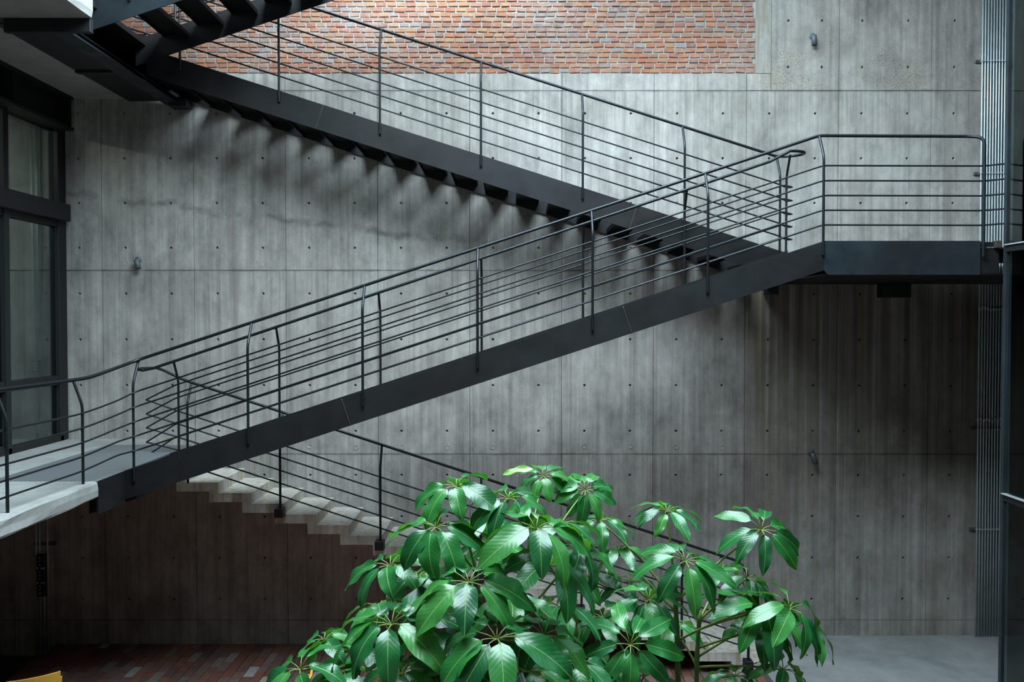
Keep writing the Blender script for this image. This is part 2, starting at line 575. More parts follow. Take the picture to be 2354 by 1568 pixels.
def rebar(name, pts, r, parent, sides=6, pitch=0.022, mat=None):
    """ribbed reinforcing bar along a polyline"""
    Q = resample(pts, pitch / 2)
    rad = np.where(np.arange(len(Q)) % 2 == 0, r * 1.10, r * 0.86)
    v, f = tube_mesh(Q, rad, sides)
    return obj(name, v, f, mat or M['rebar'], parent, True)


def box(name, x0, x1, y0, y1, z0, z1, mat, parent=None, bev=0.0):
    return MB().box(x0, x1, y0, y1, z0, z1, bev).build(name, mat, parent)


# ================================================================== THE SETTING
YW = 11.43                      # face of the back wall
ZF = -2.75                      # brick-paved ground at the left
ZR = -2.64                      # concrete ground at the right
ZU = 4.99                       # next storey

# ---- back wall: one backing with the formwork panels in front of it
wall = box('wall_back', -10.2, 9.0, YW + 0.06, YW + 0.36, -3.1, 7.4, M['joint'])
tag(wall, 'tall board-marked concrete back wall with tie holes and a brick infill', None, None, 'structure')


def panel_mesh(w, h, nx, nz, holes=True):
    """formwork panel: front at y = 0, chamfered rim, a real cup for each tie hole"""
    vs_, fs_ = [], []
    g = 0.003
    th = 0.05
    x0, x1, z0, z1 = g, w - g, g, h - g
    cw, ch = (x1 - x0) / nx, (z1 - z0) / nz
    for i in range(nx):
        for j in range(nz):
            cx, cz = x0 + cw * (i + 0.5), z0 + ch * (j + 0.5)
            b = len(vs_)
            hx, hz = cw / 2, ch / 2
            outer = [(hx, 0), (hx, hz), (0, hz), (-hx, hz), (-hx, 0), (-hx, -hz), (0, -hz), (hx, -hz)]
            if not holes:
                vs_ += [(cx + a, 0, cz + c) for a, c in outer]
                fs_.append(tuple(b + k for k in range(8)))
                continue
            rings = [(0.021, 0.0), (0.015, 0.006), (0.013, 0.045)]
            vs_ += [(cx + a, 0, cz + c) for a, c in outer]
            for r, dpt in rings:
                vs_ += [(cx + r * math.cos(k * math.pi / 4), dpt, cz + r * math.sin(k * math.pi / 4)) for k in range(8)]
            for q in range(3):
                for k in range(8):
                    k2 = (k + 1) % 8
                    fs_.append((b + q * 8 + k, b + q * 8 + k2, b + q * 8 + 8 + k2, b + q * 8 + 8 + k))
            fs_.append(tuple(b + 24 + k for k in range(8)))
    b = len(vs_)
    rim = [(x0, z0), (x1, z0), (x1, z1), (x0, z1)]
    vs_ += [(x, 0, z) for x, z in rim] + [(x, th, z) for x, z in rim]
    fs_ += [(b + k, b + (k + 1) % 4, b + 4 + (k + 1) % 4, b + 4 + k) for k in range(4)]
    me = mesh('panel', vs_, fs_)
    me.materials.append(M['wall'])
    return me


XJ0, PW = -0.56, 1.219
rows = [(-3.1, 0.67, 1, False), (-2.43, 2.227, 4, True), (-0.203, 2.445, 4, True), (2.242, 2.37, 4, True), (4.612, 0.225, 1, False)]
pm = {}
for (z0, h, nz, holes) in rows:
    pm[z0] = panel_mesh(PW, h, 2, nz, holes)
pm_hi = panel_mesh(PW, 2.445, 2, 4, True)
pm_hi0 = panel_mesh(XJ0 + PW * 4 - 3.42, 2.445, 2, 4, True)
for k in range(-8, 8):
    x = XJ0 + PW * k
    if x < -10.2:
        continue
    rr = list(rows)
    for (z0, h, nz, holes) in rr:
        me = pm[z0]
        if z0 == 4.612 and x > 3.0:
            continue
        o = bpy.data.objects.new('concrete_panel', me)
        place(o, wall, Matrix.Translation((x, YW + random.uniform(-0.0015, 0.0015), z0)))
    if x > 2.9:
        for q in range(1):
            first = x < 3.2
            o = bpy.data.objects.new('concrete_panel', pm_hi0 if first else pm_hi)
            place(o, wall, Matrix.Translation((3.42 if first else x, YW - 0.006, 4.612 + 2.445 * q)))
# ---- cast column strip at the end of the brick infill
col = MB().box(3.215, 3.42, YW - 0.0065, YW + 0.06, 4.838, 7.39, 0.004)
cs = col.build('column_strip', M['strip'], wall)
cs['label'] = 'sandy yellowish cast strip'
MB().box(3.103, 3.417, YW - 0.003, YW + 0.06, 4.615, 4.835, 0.003).build('concrete_panel', M['wall'], wall)
# ringed plugs of the tie bolts along the day joints
pv, pf = [], []
for q, (r, yy) in enumerate(((0.036, 0.001), (0.034, -0.004), (0.027, -0.004), (0.022, 0.0), (0.008, 0.002), (0.007, 0.012))):
    pv += [(r * math.cos(k * math.pi / 7), yy, r * math.sin(k * math.pi / 7)) for k in range(14)]
for q in range(5):
    for k in range(14):
        k2 = (k + 1) % 14
        pf.append((q * 14 + k, q * 14 + k2, q * 14 + 14 + k2, q * 14 + 14 + k))
pf.append(tuple(range(70, 84)))
plug = mesh('tie_plug', pv, pf)
plug.materials.append(M['wall'])
rng = random.Random(3)
for zz in (-0.105, 2.335):
    for k in range(-8, 12):
        if rng.random() < 0.25:
            continue
        o = bpy.data.objects.new('tie_plug', plug)
        place(o, wall, Matrix.Translation((XJ0 + PW / 4 + PW / 2 * k + rng.uniform(-0.01, 0.01), YW - 0.0005, zz + rng.uniform(-0.01, 0.01))))

# ---- brick infill above the concrete: mortar bed, single bricks near the bottom, the rest joined
mortar = box('mortar_bed', -6.0, 3.215, YW + 0.022, YW + 0.06, 4.837, 7.39, M['mortar'], wall)


def brick_geo(w, h, d, rng, jit=0.0035, ch=0.0045):
    j = lambda a: rng.uniform(-a, a)
    back = [(0, d, 0), (w, d, 0), (w, d, h), (0, d, h)]
    mid = [(0, ch, 0), (w, ch, 0), (w, ch, h), (0, ch, h)]
    mid = [(x + j(jit), y, z + j(jit)) for x, y, z in mid]
    fr = [(x + (ch if x < w / 2 else -ch), 0 + j(0.002), z + (ch if z < h / 2 else -ch)) for x, y, z in mid]
    vs_ = back + mid + fr
    fs_ = []
    for r in (0, 4):
        for k in range(4):
            k2 = (k + 1) % 4
            fs_.append((r + k, r + 4 + k, r + 4 + k2, r + k2))
    fs_.append((8, 9, 10, 11))
    return vs_, fs_


rng = random.Random(11)
BL, BH, CO = 0.123, 0.054, 0.0668
variants = []
for i in range(10):
    w = BL * (0.86 + 0.028 * i)
    v, f = brick_geo(w, BH * rng.uniform(0.93, 1.05), 0.03, rng)
    me = mesh('brick', v, f)
    me.materials.append(M['brick'])
    variants.append((w, me))
many = MB()
n_single = 0
row = 0
z = 4.852
while z < 7.32:
    x = -5.9 + rng.uniform(0, 0.14)
    while x < 3.19:
        w, me = rng.choice(variants)
        if x + w > 3.205:
            w = 3.205 - x
            me = None
            if w < 0.03:
                break
        zz = z + rng.uniform(-0.0035, 0.0035)
        yy = YW + 0.008 + rng.uniform(-0.004, 0.005)
        if me is not None and row < 6 and x > -3.6 and n_single < 298:
            o = bpy.data.objects.new('brick', me)
            place(o, wall, Matrix.Translation((x, yy, zz)) @ Matrix.Rotation(rng.uniform(-0.012, 0.012), 4, 'Y'))
            n_single += 1
        else:
            v, f = brick_geo(w, BH * rng.uniform(0.93, 1.05), 0.03, rng)
            many.add([(a + x, b + yy, c + zz) for a, b, c in v], f)
        x += w + rng.uniform(0.010, 0.019)
    z += CO
    row += 1
mo = many.build('brickwork', M['brick_many'], wall)
mo['kind'] = 'stuff'

# ---- ground
fl = box('floor', -6.1, 3.05, 2.0, YW + 0.05, ZF - 0.4, ZF - 0.05, M['sand'])
tag(fl, 'brick-paved ground of the courtyard below the concrete steps', None, None, 'structure')
rng = random.Random(5)
pav_v = []
for i in range(6):
    w, l = 0.105 + 0.004 * i, 0.30
    mb = MB().box(0, w, 0, l, 0, 0.055, 0.004)
    me = mesh('paver', mb.v, mb.f)
    me.materials.append(M['paver'])
    pav_v.append((w, l, me))
pm_many = MB()
n_p = 0
x = -6.08
ci = 0
while x < 3.0:
    w, l, me = rng.choice(pav_v)
    y = YW - 0.005 - l - (0.15 if ci % 2 else 0.0)
    if ci % 2:
        pm_many.box(x, x + w, YW - 0.15, YW - 0.005, ZF - 0.055, ZF, 0.004)
    while y > 2.1:
        dz = rng.uniform(-0.004, 0.004)
        if y > 9.6 and x < -1.6 and n_p < 280:
            o = bpy.data.objects.new('paver', me)
            place(o, fl, Matrix.Translation((x, y, ZF - 0.055 + dz)))
            n_p += 1
        else:
            pm_many.box(x, x + w, y, y + l, ZF - 0.055 + dz, ZF + dz, 0.004)
        y -= l + 0.006
    x += w + 0.006
    ci += 1
po_ = pm_many.build('paving', M['paver_many'], fl)
po_['kind'] = 'stuff'
fr_ = box('floor', 3.05, 9.0, -3.0, YW + 0.05, ZR - 0.5, ZR, M['floor'])
tag(fr_, 'pale trowelled concrete ground at the foot of the steps', None, None, 'structure')
fd_ = box('floor', -10.0, -6.1, -3.0, YW + 0.05, ZF - 0.6, ZF - 0.16, M['dark_int'])
tag(fd_, 'sunken dark floor strip left of the brick paving', None, None, 'structure')
fc_ = box('floor', -6.1, 3.05, -3.0, 2.0, ZF - 0.4, ZF, M['floor'])
tag(fc_, 'concrete ground under the viewing gallery', None, None, 'structure')

# ---- mezzanine slab (left) and the same slab one storey up
XE = -4.05                      # slab edge
YE = 8.38                       # slab end towards the stair


def rough_edge_slab(name, x0, x1, y0, y1, z0, z1, mat, seed):
    """slab with a slightly ragged cast edge on +x"""
    rg = random.Random(seed)
    n = 46
    ys = [y0 + (y1 - y0) * i / n for i in range(n + 1)]
    zs = [z0, z0 + (z1 - z0) * 0.12, z0 + (z1 - z0) * 0.5, z1 - 0.02, z1]
    vs_, fs_ = [], []
    for y in ys:
        for q, zz in enumerate(zs):
            e = (-0.012, 0.0, 0.0, 0.0, -0.014)[q] + rg.uniform(-0.008, 0.004)
            vs_.append((x1 + e, y, zz + (rg.uniform(-0.006, 0.006) if q in (1, 2, 3) else 0)))
    m = len(zs)
    for i in range(n):
        for q in range(m - 1):
            a = i * m + q
            fs_.append((a, a + m, a + m + 1, a + 1))
    b = len(vs_)
    for y in ys:
        vs_ += [(x0, y, z0), (x0, y, z1)]
    for i in range(n):
        e, l = i * m, b + 2 * i
        fs_.append((l + 1, e + m - 1, e + 2 * m - 1, l + 3))     # top
        fs_.append((l, l + 2, e + m, e))                         # soffit
        fs_.append((l, l + 1, l + 3, l + 2))
    fs_.append(tuple([b + 2 * n] + [b + 2 * n + 1] + [n * m + q for q in range(m - 1, -1, -1)]))
    fs_.append(tuple([b] + [q for q in range(m)] + [b + 1]))
    return obj(name, vs_, fs_, mat)


s1 = rough_edge_slab('floor', -10.0, XE, -3.0, YE, -0.165, 0.0, M['slab'], 3)
tag(s1, 'mezzanine floor slab with a pale ragged concrete edge', None, None, 'structure')
s1b = box('floor', -10.0, -5.12, YE, YW, -0.165, 0.0, M['slab'])
tag(s1b, 'strip of mezzanine slab along the window', None, None, 'structure')
s2 = rough_edge_slab('ceiling', -10.0, XE, -3.0, YE, 4.5, ZU, M['soffit'], 4)
tag(s2, 'concrete slab of the upper storey with a light cast edge', None, None, 'structure')
s2b = box('ceiling', -10.0, -5.07, YE, YW, 4.5, ZU, M['soffit'])
tag(s2b, 'strip of upper concrete slab against the back wall', None, None, 'structure')
# unseen far walls, and roof slabs placed to shape the skylight
tag(box('ceiling', -10.0, -2.6, -3.0, YW + 0.3, 7.4, 7.65, M['plaster']), 'unseen roof slab over the left wing, its edge set to dim the wall', None, None, 'structure')
tag(box('ceiling', -2.6, 3.0, 10.5, YW + 0.3, 7.4, 7.65, M['plaster']), 'unseen eave added to even out skylight on the back wall', None, None, 'structure')
tag(box('ceiling', 3.0, 9.0, -3.0, YW + 0.3, 7.4, 7.65, M['plaster']), 'unseen roof slab over the right wing, placed to shade it', None, None, 'structure')
tag(box('ceiling', -2.6, 3.0, -3.0, 3.2, 7.4, 7.65, M['plaster']), 'unseen roof slab over the viewing gallery, placed to cut frontal skylight', None, None, 'structure')
wl_ = box('wall_left', -10.2, -10.0, -3.0, YW + 0.3, -3.1, 7.4, M['plaster'])
tag(wl_, 'outer wall of the left wing', None, None, 'structure')
tag(box('wall_behind', -10.2, 9.0, -3.2, -3.0, -3.1, 7.4, M['plaster']), 'wall behind the viewing gallery', None, None, 'structure')
tag(box('wall_right', 8.8, 9.0, -3.0, YW + 0.3, -3.1, 7.4, M['dark_int']), 'outer wall of the right wing', None, None, 'structure')
tag(box('floor', XE, 5.1, -3.0, 1.2, -0.2, 0.0, M['slab']), 'floor of the viewing gallery', None, None, 'structure')
tag(box('ceiling', XE, 5.1, -3.0, 0.6, 4.5, ZU, M['soffit']), 'slab over the viewing gallery', None, None, 'structure')
tag(box('wall_left', -6.05, -5.9, -3.0, YW, ZU, 7.4, M['plaster']), 'upper wall of the left wing', None, None, 'structure')

# ---- left window wall (plane x = -5.95)
win = box('window_1', -6.02, -5.90, 10.02, 10.12, 0.0, 4.15, M['frame'])
tag(win, 'tall black-framed window on the mezzanine at the left edge', None, None, 'structure')
XA, XB = -6.01, -5.91
box('jamb', XA - 0.01, XB + 0.01, 11.22, 11.33, 0.0, 4.12, M['frame'], win, 0.004)
box('trim_strip', XA, XB, 11.33, YW + 0.0, 0.0, 4.5, M['frame'], win)
box('sill', XA, XB + 0.01, -0.5, 11.30, 0.0, 0.07, M['frame'], win, 0.004)
box('transom', XA, XB, -0.5, 11.24, 0.74, 0.86, M['frame'], win, 0.004)
box('transom', XA, XB, -0.5, 11.24, 2.80, 2.88, M['frame'], win, 0.004)
box('spandrel', XA, XB + 0.10, -0.5, 11.36, 2.88, 3.10, M['frame'], win, 0.004)
for y0 in (8.82, 7.62, 6.42, 5.2, 4.0):
    box('mullion', XA, XB, y0, y0 + 0.1, 0.0, 4.15, M['frame'], win, 0.004)
ys = [11.22, 10.12, 10.02, 8.92, 8.82, 7.72, 7.62, 6.52, 6.42, 5.30]
for i in range(0, len(ys), 2):
    for (za, zb) in ((0.07, 0.74), (0.86, 2.80), (3.10, 4.10)):
        box('pane', -5.964, -5.956, ys[i + 1], ys[i], za, zb, M['glass'], win)
lp_ = thing('added_fill_lamp', 'unseen lamp added to brighten the room behind the left window', 'lamp', (-7.6, 9.9, 4.4))  # out-of-view lamp and housing, added to brighten the wall behind the glass
box('housing', -7.68, -7.52, 9.2, 10.6, 4.42, 4.495, M['white'], lp_, 0.006)
ld_ = bpy.data.lights.new('fill_light', 'AREA')
ld_.shape = 'RECTANGLE'
ld_.size, ld_.size_y = 0.12, 1.3
ld_.energy = 25
ld_.color = (0.95, 1.0, 0.95)
lo_ = bpy.data.objects.new('fill_light', ld_)
place(lo_, lp_, Matrix.Translation((-7.6, 9.9, 4.41)))
# black I-beam over the window
bm = thing('steel_beam', 'deep black steel I-beam above the left window', 'beam', (-5.9, 8.0, 4.07))
box('web', -5.93, -5.89, -2.9, 11.30, 4.07, 4.5, M['black'], bm)
box('flange', -6.07, -5.74, -2.9, 11.33, 4.06, 4.10, M['black'], bm, 0.003)
box('flange', -6.07, -5.74, -2.9, 11.33, 4.46, 4.5, M['black'], bm, 0.003)
for y in (11.28, 10.0, 8.6):
    box('stiffener', -5.90, -5.76, y, y + 0.02, 4.10, 4.46, M['black'], bm)

# ---- right glazed facade
XR, YR = 5.115, 8.93
win2 = box('window_2', XR - 0.012, XR + 0.03, YR - 0.03, YR + 0.02, ZR, 7.39, M['steel_blue'])
tag(win2, 'dark teal glass facade with a slim steel corner post at the right edge', None, None, 'structure')
for (za, zb) in ((ZR + 0.05, -0.30), (-0.22, 2.28), (2.36, 4.9), (5.0, 7.38)):
    y = YR - 0.03
    for k in range(4):
        box('pane', XR + 0.004, XR + 0.014, y - 1.5, y - 0.03, za, zb, M['glass_teal'], win2)
        y -= 1.53
    box('pane', XR + 0.04, 8.7, YR - 0.006, YR + 0.004, za, zb, M['glass_teal'], win2)
for zz in (-0.30, 2.28, 4.9):
    box('transom', XR - 0.012, XR + 0.05, 2.3, YR - 0.03, zz, zz + 0.08, M['frame'], win2, 0.004)
    box('drip_edge', XR - 0.03, XR + 0.01, 2.3, YR - 0.02, zz + 0.07, zz + 0.082, M['galv'], win2)
    box('transom', XR + 0.03, 8.7, YR - 0.03, YR + 0.02, zz, zz + 0.08, M['frame'], win2, 0.004)
for k in range(1, 5):
    y = YR - 0.03 - 1.53 * k
    box('mullion', XR - 0.012, XR + 0.05, y - 0.0, y + 0.03, ZR, 7.39, M['frame'], win2, 0.003)
tag(box('floor', XR + 0.06, 8.8, -3.0, YR - 0.05, -0.3, 0.0, M['dark_int']), 'mezzanine floor inside the right facade', None, None, 'structure')
tag(box('floor', XR + 0.06, 8.8, -3.0, YR - 0.05, 2.1, 2.36, M['dark_int']), 'half-storey floor inside the right facade', None, None, 'structure')
tag(box('ceiling', XR + 0.06, 8.8, -3.0, YR - 0.05, 4.7, 4.98, M['dark_int']), 'upper floor inside the right facade', None, None, 'structure')
cl = box('column', 5.145, 5.40, 8.66, 8.89, ZR, 7.39, M['column'], None, 0.01)
tag(cl, 'brown concrete column just behind the right-hand glass', 'column')
for dz in (0.62, 0.9, 1.6):
    pass
sh = thing('shelf_rack', 'dark storage rack behind the glass at the right edge', 'rack', (5.65, 8.3, 0.0))
for zz in (0.02, 0.55, 1.1, 1.65):
    box('shelf', 5.42, 5.9, 7.9, 8.7, zz, zz + 0.03, M['strut'], sh)
for (xx, yy) in ((5.42, 7.9), (5.88, 7.9), (5.42, 8.68), (5.88, 8.68)):
    box('upright', xx, xx + 0.03, yy, yy + 0.03, 0.0, 1.9, M['strut'], sh)

# ================================================================== STEEL STAIRS
YN, YM, YB = 8.99, 10.20, 10.32          # near rail plane, middle rail planes
SL = 0.3285
HB = [0.172, 0.325, 0.478, 0.632, 0.788]
HH = 1.125
POSTX = [-3.96 + 1.2 * k for k in range(7)]


def zA(x):
    return 2.405 + SL * (x - 3.26)


def zB(x):
    return 2.40 - 0.3184 * (x - 3.245)


def bent_post(name, x, y, zb, zt, lean, parent, r=0.0145, base=None):
    """upright that kinks inwards below the handrail"""
    pts = fillet([(x, y, zb), (x, y, zt - 0.235), (x, y + lean, zt)], 0.05, 4)
    return rebar(name, pts, r, parent, 8, 0.02)


def stringer(parent, zf, xs, y0, y1, hgt, mat, plates=None):
    """sloping plate(s); xs are the joints between welded plates, the joints square to the slope"""
    s = (zf(1.0) - zf(0.0))
    for a, b in zip(xs[:-1], xs[1:]):
        sh_a = 0 if a == xs[0] else hgt * 0.30 * (1 if s > 0 else -1)
        sh_b = 0 if b == xs[-1] else hgt * 0.30 * (1 if s > 0 else -1)
        poly = [(a, zf(a)), (b, zf(b)), (b + sh_b, zf(b + sh_b) - hgt), (a + sh_a, zf(a + sh_a) - hgt)]
        poly = [(p, q) for p, q in poly][::-1]
        MB().prism(poly, y0, y1).build('stringer_plate', mat, parent)
    for b in xs[1:-1]:
        sh = hgt * 0.30 * (1 if s > 0 else -1)
        pts = resample([(b, y0 - 0.001, zf(b) + 0.002), (b + sh, y0 - 0.001, zf(b + sh) - hgt - 0.004)], 0.012)
        rad = [0.0045 + 0.0015 * (i % 2) for i in range(len(pts))]
        v, f = tube_mesh(pts, rad, 6)
        obj('weld_seam', v, f, M['weld'], parent, True)


def tread(parent, x0, x1, y0, y1, z):
    m = MB()
    m.box(x0, x1, y0, y1, z - 0.006, z)
    m.box(x0, x0 + 0.006, y0, y1, z - 0.05, z - 0.006)
    m.box(x1 - 0.006, x1, y0, y1, z - 0.05, z - 0.006)
    return m.build('tread', M['tread'], parent)


def rising_stair(dz, label, near_left=True):
    st = thing('steel_stair', label, 'staircase', (-0.4, 9.6, dz))
    zf = lambda x: zA(x) + dz
    xl = -4.42
    stringer(st, zf, [xl, -1.785, 1.16, 3.255], YN, YN + 0.012, 0.305, M['steel_blue'] if dz > 1 else M['steel'])
    stringer(st, zf, [xl, -0.6, 3.255], YM - 0.03, YM - 0.018, 0.305, M['steel'])
    for i in range(18):
        xc = -3.93 + 0.4 * i
        tread(st, xc - 0.15, xc + 0.15, YN + 0.012, YM - 0.03, zf(xc) - 0.085)
    # near railing
    for x in POSTX:
        bent_post('post', x, YN - 0.016, zf(x) - 0.145, zf(x) + HH - 0.01, 0.135, st)
    xe = POSTX[-1]
    zl = 2.405 + dz
    hp = []
    if near_left:
        hp += [(-4.27, 4.2, 1.0 + dz), (-4.215, 8.15, 1.0 + dz), (-4.17, 8.5, 1.01 + dz)]
    hp += [(-3.97, YN + 0.12, zf(-3.97) + HH), (xe, YN + 0.125, zf(xe) + HH), (4.78, YN + 0.10, zl + HH - 0.02),
           (4.91, YN - 0.01, zl + HH - 0.05), (4.91, YN - 0.016, zl + 0.6), (4.91, YN - 0.016, zl - 0.17)]
    n = len(hp)
    rr = [0.0] * n
    for i in range(1, n - 1):
        rr[i] = 0.05
    if near_left:
        rr[1], rr[2], rr[3] = 0.12, 0.15, 0.12
    rr[n - 4], rr[n - 3] = 0.11, 0.10
    rebar('handrail', fillet(hp, rr), 0.0175, st, 8, 0.02)
    zm = [0.125, 0.262, 0.395, 0.535, 0.677]
    for h, zz in zip(HB, zm):
        p = []
        if near_left:
            p += [(-4.19, 4.2, zz + dz), (-4.125, 8.25, zz + dz), (-4.0, 8.72, zz + dz + 0.085)]
        p += [(-3.955, YN - 0.0, zf(-3.955) + h), (xe, YN, zf(xe) + h), (4.91, YN + 0.005, zl + h - 0.01), (5.09, YN - 0.06, zl + h)]
        rad = [0.0] + [0.06] * (len(p) - 2) + [0.0]
        if near_left:
            rad[1], rad[2], rad[3] = 0.35, 0.12, 0.10
        rebar('rail_bar', fillet(p, rad), 0.0095, st, 6)
    if near_left:
        for y in (8.24, 7.0, 5.8):
            pts = fillet([(-4.125, y, dz), (-4.125, y, 0.76 + dz), (-4.205, y, 0.985 + dz)], 0.05, 4)
            rebar('post', pts, 0.0145, st, 8, 0.02)
    # far railing
    for x in POSTX:
        bent_post('post', x, YM + 0.012 - 0.02, zf(x) - 0.10, zf(x) + 1.088 + 0.006 * x, -0.135, st)
    if dz > 1:
        rebar('handrail', [(-4.2, YM - 0.14, zf(-4.2) + HH), (3.3, YM - 0.14, zf(3.3) + HH)], 0.0175, st, 8, 0.02)
        for h in HB:
            rebar('rail_bar', [(-4.3, YM, zf(-4.3) + h), (3.3, YM, zf(3.3) + h)], 0.0095, st, 6)
    return st


stA = rising_stair(0.0, 'dark steel stair rising to the right with ribbed rebar railings on both sides')
stD = rising_stair(ZU, 'dark steel stair at the top left, seen from below with open treads', False)

# far railing bars of the rising stair: hairpin into the railings of the next flights
zl = 2.405
apex = [-0.042, 0.123, 0.294, 0.46, 0.63]
hair_r = [2.54, 2.69, 2.84, 3.0, 3.16]

stB = thing('steel_stair', 'dark steel stair falling to the right below the brick wall', 'staircase', (-0.4, 10.9, 2.4))
stringer(stB, zB, [-4.92, -2.25, 1.5, 3.26], YB, YB + 0.012, 0.315, M['steel'])
stringer(stB, zB, [-4.92, 3.26], YW - 0.035, YW - 0.023, 0.315, M['steel'])
for i in range(20):
    xc = 3.0 - 0.4 * i
    if xc < -4.7:
        break
    tread(stB, xc - 0.15, xc + 0.15, YB + 0.012, YW - 0.035, zB(xc) - 0.20)
PB = [-3.95, -2.775, -1.575, -0.37, 0.845, 2.06, 3.20]
for x in PB:
    bent_post('post', x, YB - 0.016, zB(x) - 0.14, zB(x) + HH + 0.01, 0.135, stB)
hb = [(-4.9, YB + 0.125, zB(-4.9) + HH + 0.02), (3.20, YB + 0.125, zB(3.2) + HH + 0.02)]
# loop at the landing and on down along the middle railing of the rising stair
rad_c, cyc = 0.195, 10.255
loop = []
for k in range(0, 13):
    a = math.pi / 2 - math.pi * k / 12
    loop.append((3.24 + 0.22 * math.cos(a), cyc + rad_c * math.sin(a), zl + HH + 0.03 - 0.01 * k / 12))
rebar('handrail', hb + loop, 0.0175, stB, 8, 0.02)
hr = [(3.24, YM - 0.14, zl + HH + 0.02), (3.0, YM - 0.14, zA(3.0) + 1.106), (-4.2, YM - 0.14, zA(-4.2) + 1.063), (-4.34, YM - 0.135, 0.99)]
for k in range(0, 9):
    a = -math.pi / 2 - math.pi * k / 8
    hr.append((-4.32 + 0.12 * math.cos(a), 10.25 + 0.19 * math.sin(a), 1.0))
rebar('handrail', hr, 0.0175, stA, 8, 0.02)
for h, zr_, za in zip(HB, hair_r, apex):
    pts = [(-4.9, YB, zB(-4.9) + h), (3.18, YB, zB(3.18) + h), (3.29, YB - 0.004, zr_), (3.33, (YB + YM) / 2, zr_)]
    rebar('rail_bar', fillet(pts, 0.03, 4), 0.0095, stB, 6)
    pts = [(3.33, (YB + YM) / 2, zr_), (3.29, YM + 0.004, zr_), (3.2, YM, zA(3.2) + h), (-4.0, YM, zA(-4.0) + h), (-4.37, YM + 0.05, za)]
    rebar('rail_bar', fillet(pts, 0.03, 4), 0.0095, stA, 6)

# ---- right landing
ld = thing('stair_landing', 'blue-black steel landing where the two steel stairs meet at the right', 'landing', (4.2, 10.2, 2.05))
MB().prism([(3.255, 2.405), (3.255, 2.1), (3.30, 2.052), (4.885, 2.052), (4.885, 2.405)], YN, YN + 0.014).build('fascia_plate', M['steel_blue'], ld)
box('fascia_plate', 4.887, 5.09, YN + 0.02, YN + 0.034, 2.07, 2.395, M['steel'], ld)
box('deck_plate', 3.26, 5.09, YN + 0.014, YW - 0.01, 2.33, 2.345, M['checker'], ld)
box('soffit_plate', 3.30, 5.09, YN + 0.015, YW - 0.01, 2.056, 2.066, M['tread'], ld)
box('side_plate', 5.075, 5.09, YN + 0.035, YW - 0.01, 2.07, 2.395, M['steel'], ld)
box('wall_bracket', 4.84, 5.22, YW - 0.18, YW - 0.008, 1.88, 2.056, M['black'], ld, 0.006)
box('wall_bracket', 3.34, 3.48, YW - 0.20, YW - 0.008, 1.92, 2.056, M['black'], ld, 0.006)
box('cleat', 5.03, 5.10, YN - 0.03, YN + 0.02, 2.33, 2.405, M['weld'], ld, 0.003)
box('deck_plate', 5.10, 6.9, YN + 0.06, YW - 0.09, 2.33, 2.345, M['checker'], ld)  # unseen run-on of the deck, added to shade the conduits below
box('soffit_plate', 5.10, 6.9, YN + 0.06, YW - 0.09, 2.056, 2.066, M['tread'], ld)  # underside of the added shading run-on

# ---- upper landing at the top left with its beam
ul = thing('stair_landing', 'black steel landing seen from below at the top left', 'landing', (-4.7, 10.0, 4.4))
box('deck_plate', -5.05, -4.30, YE + 0.03, YW - 0.01, 4.80, 4.86, M['tread'], ul)
box('soffit_plate', -5.055, -4.36, YE + 0.08, YW - 0.02, 4.47, 4.48, M['black'], ul)
box('edge_channel', -4.92, -4.08, YE + 0.004, YE + 0.07, 4.365, 4.50, M['steel'], ul, 0.004)
box('cross_beam', -5.05, -4.55, 10.0, 10.08, 4.44, 4.47, M['steel'], ul, 0.002)
box('flange', -4.545, -4.345, YE + 0.06, 11.38, 4.405, 4.425, M['steel_blue'], ul, 0.002)
box('web', -4.455, -4.435, YE + 0.06, 11.38, 4.425, 4.47, M['steel'], ul)
box('bearing_block', -4.46, -4.22, 11.22, 11.425, 4.36, 4.46, M['black'], ul, 0.004)
box('fascia_plate', -4.92, -4.36, YB, YB + 0.012, 4.50, 4.99, M['steel'], ul)

# ---- mezzanine tread plate and lower carrier
tp = box('tread_plate', -5.115, -4.06, YE + 0.01, 10.86, -0.02, 0.002, M['checker'], None, 0.002)
tag(tp, 'grey chequered steel plate on the mezzanine at the stair foot', 'floor plate')
cb = thing('carrier_plate', 'dark steel carrier under the foot of the rising stair', 'bracket', (-4.3, 9.6, -0.45))
MB().prism([(-4.45, -0.46), (-3.95, -0.30), (-3.95, -0.26), (-4.45, -0.26)], YN + 0.02, YM - 0.04).build('wedge', M['steel'], cb)
box('edge_plate', -4.072, -4.056, YE + 0.015, YN - 0.002, -0.33, -0.001, M['tread'], cb)
box('bearing_plate', -5.1, -4.44, YN + 0.02, 10.85, -0.16, -0.022, M['steel'], cb)
lc = box('floor', -5.115, -4.70, 10.87, YW, -0.165, 0.0, M['slab'])
tag(lc, 'concrete head of the lower steps beside the chequered plate', None, None, 'structure')

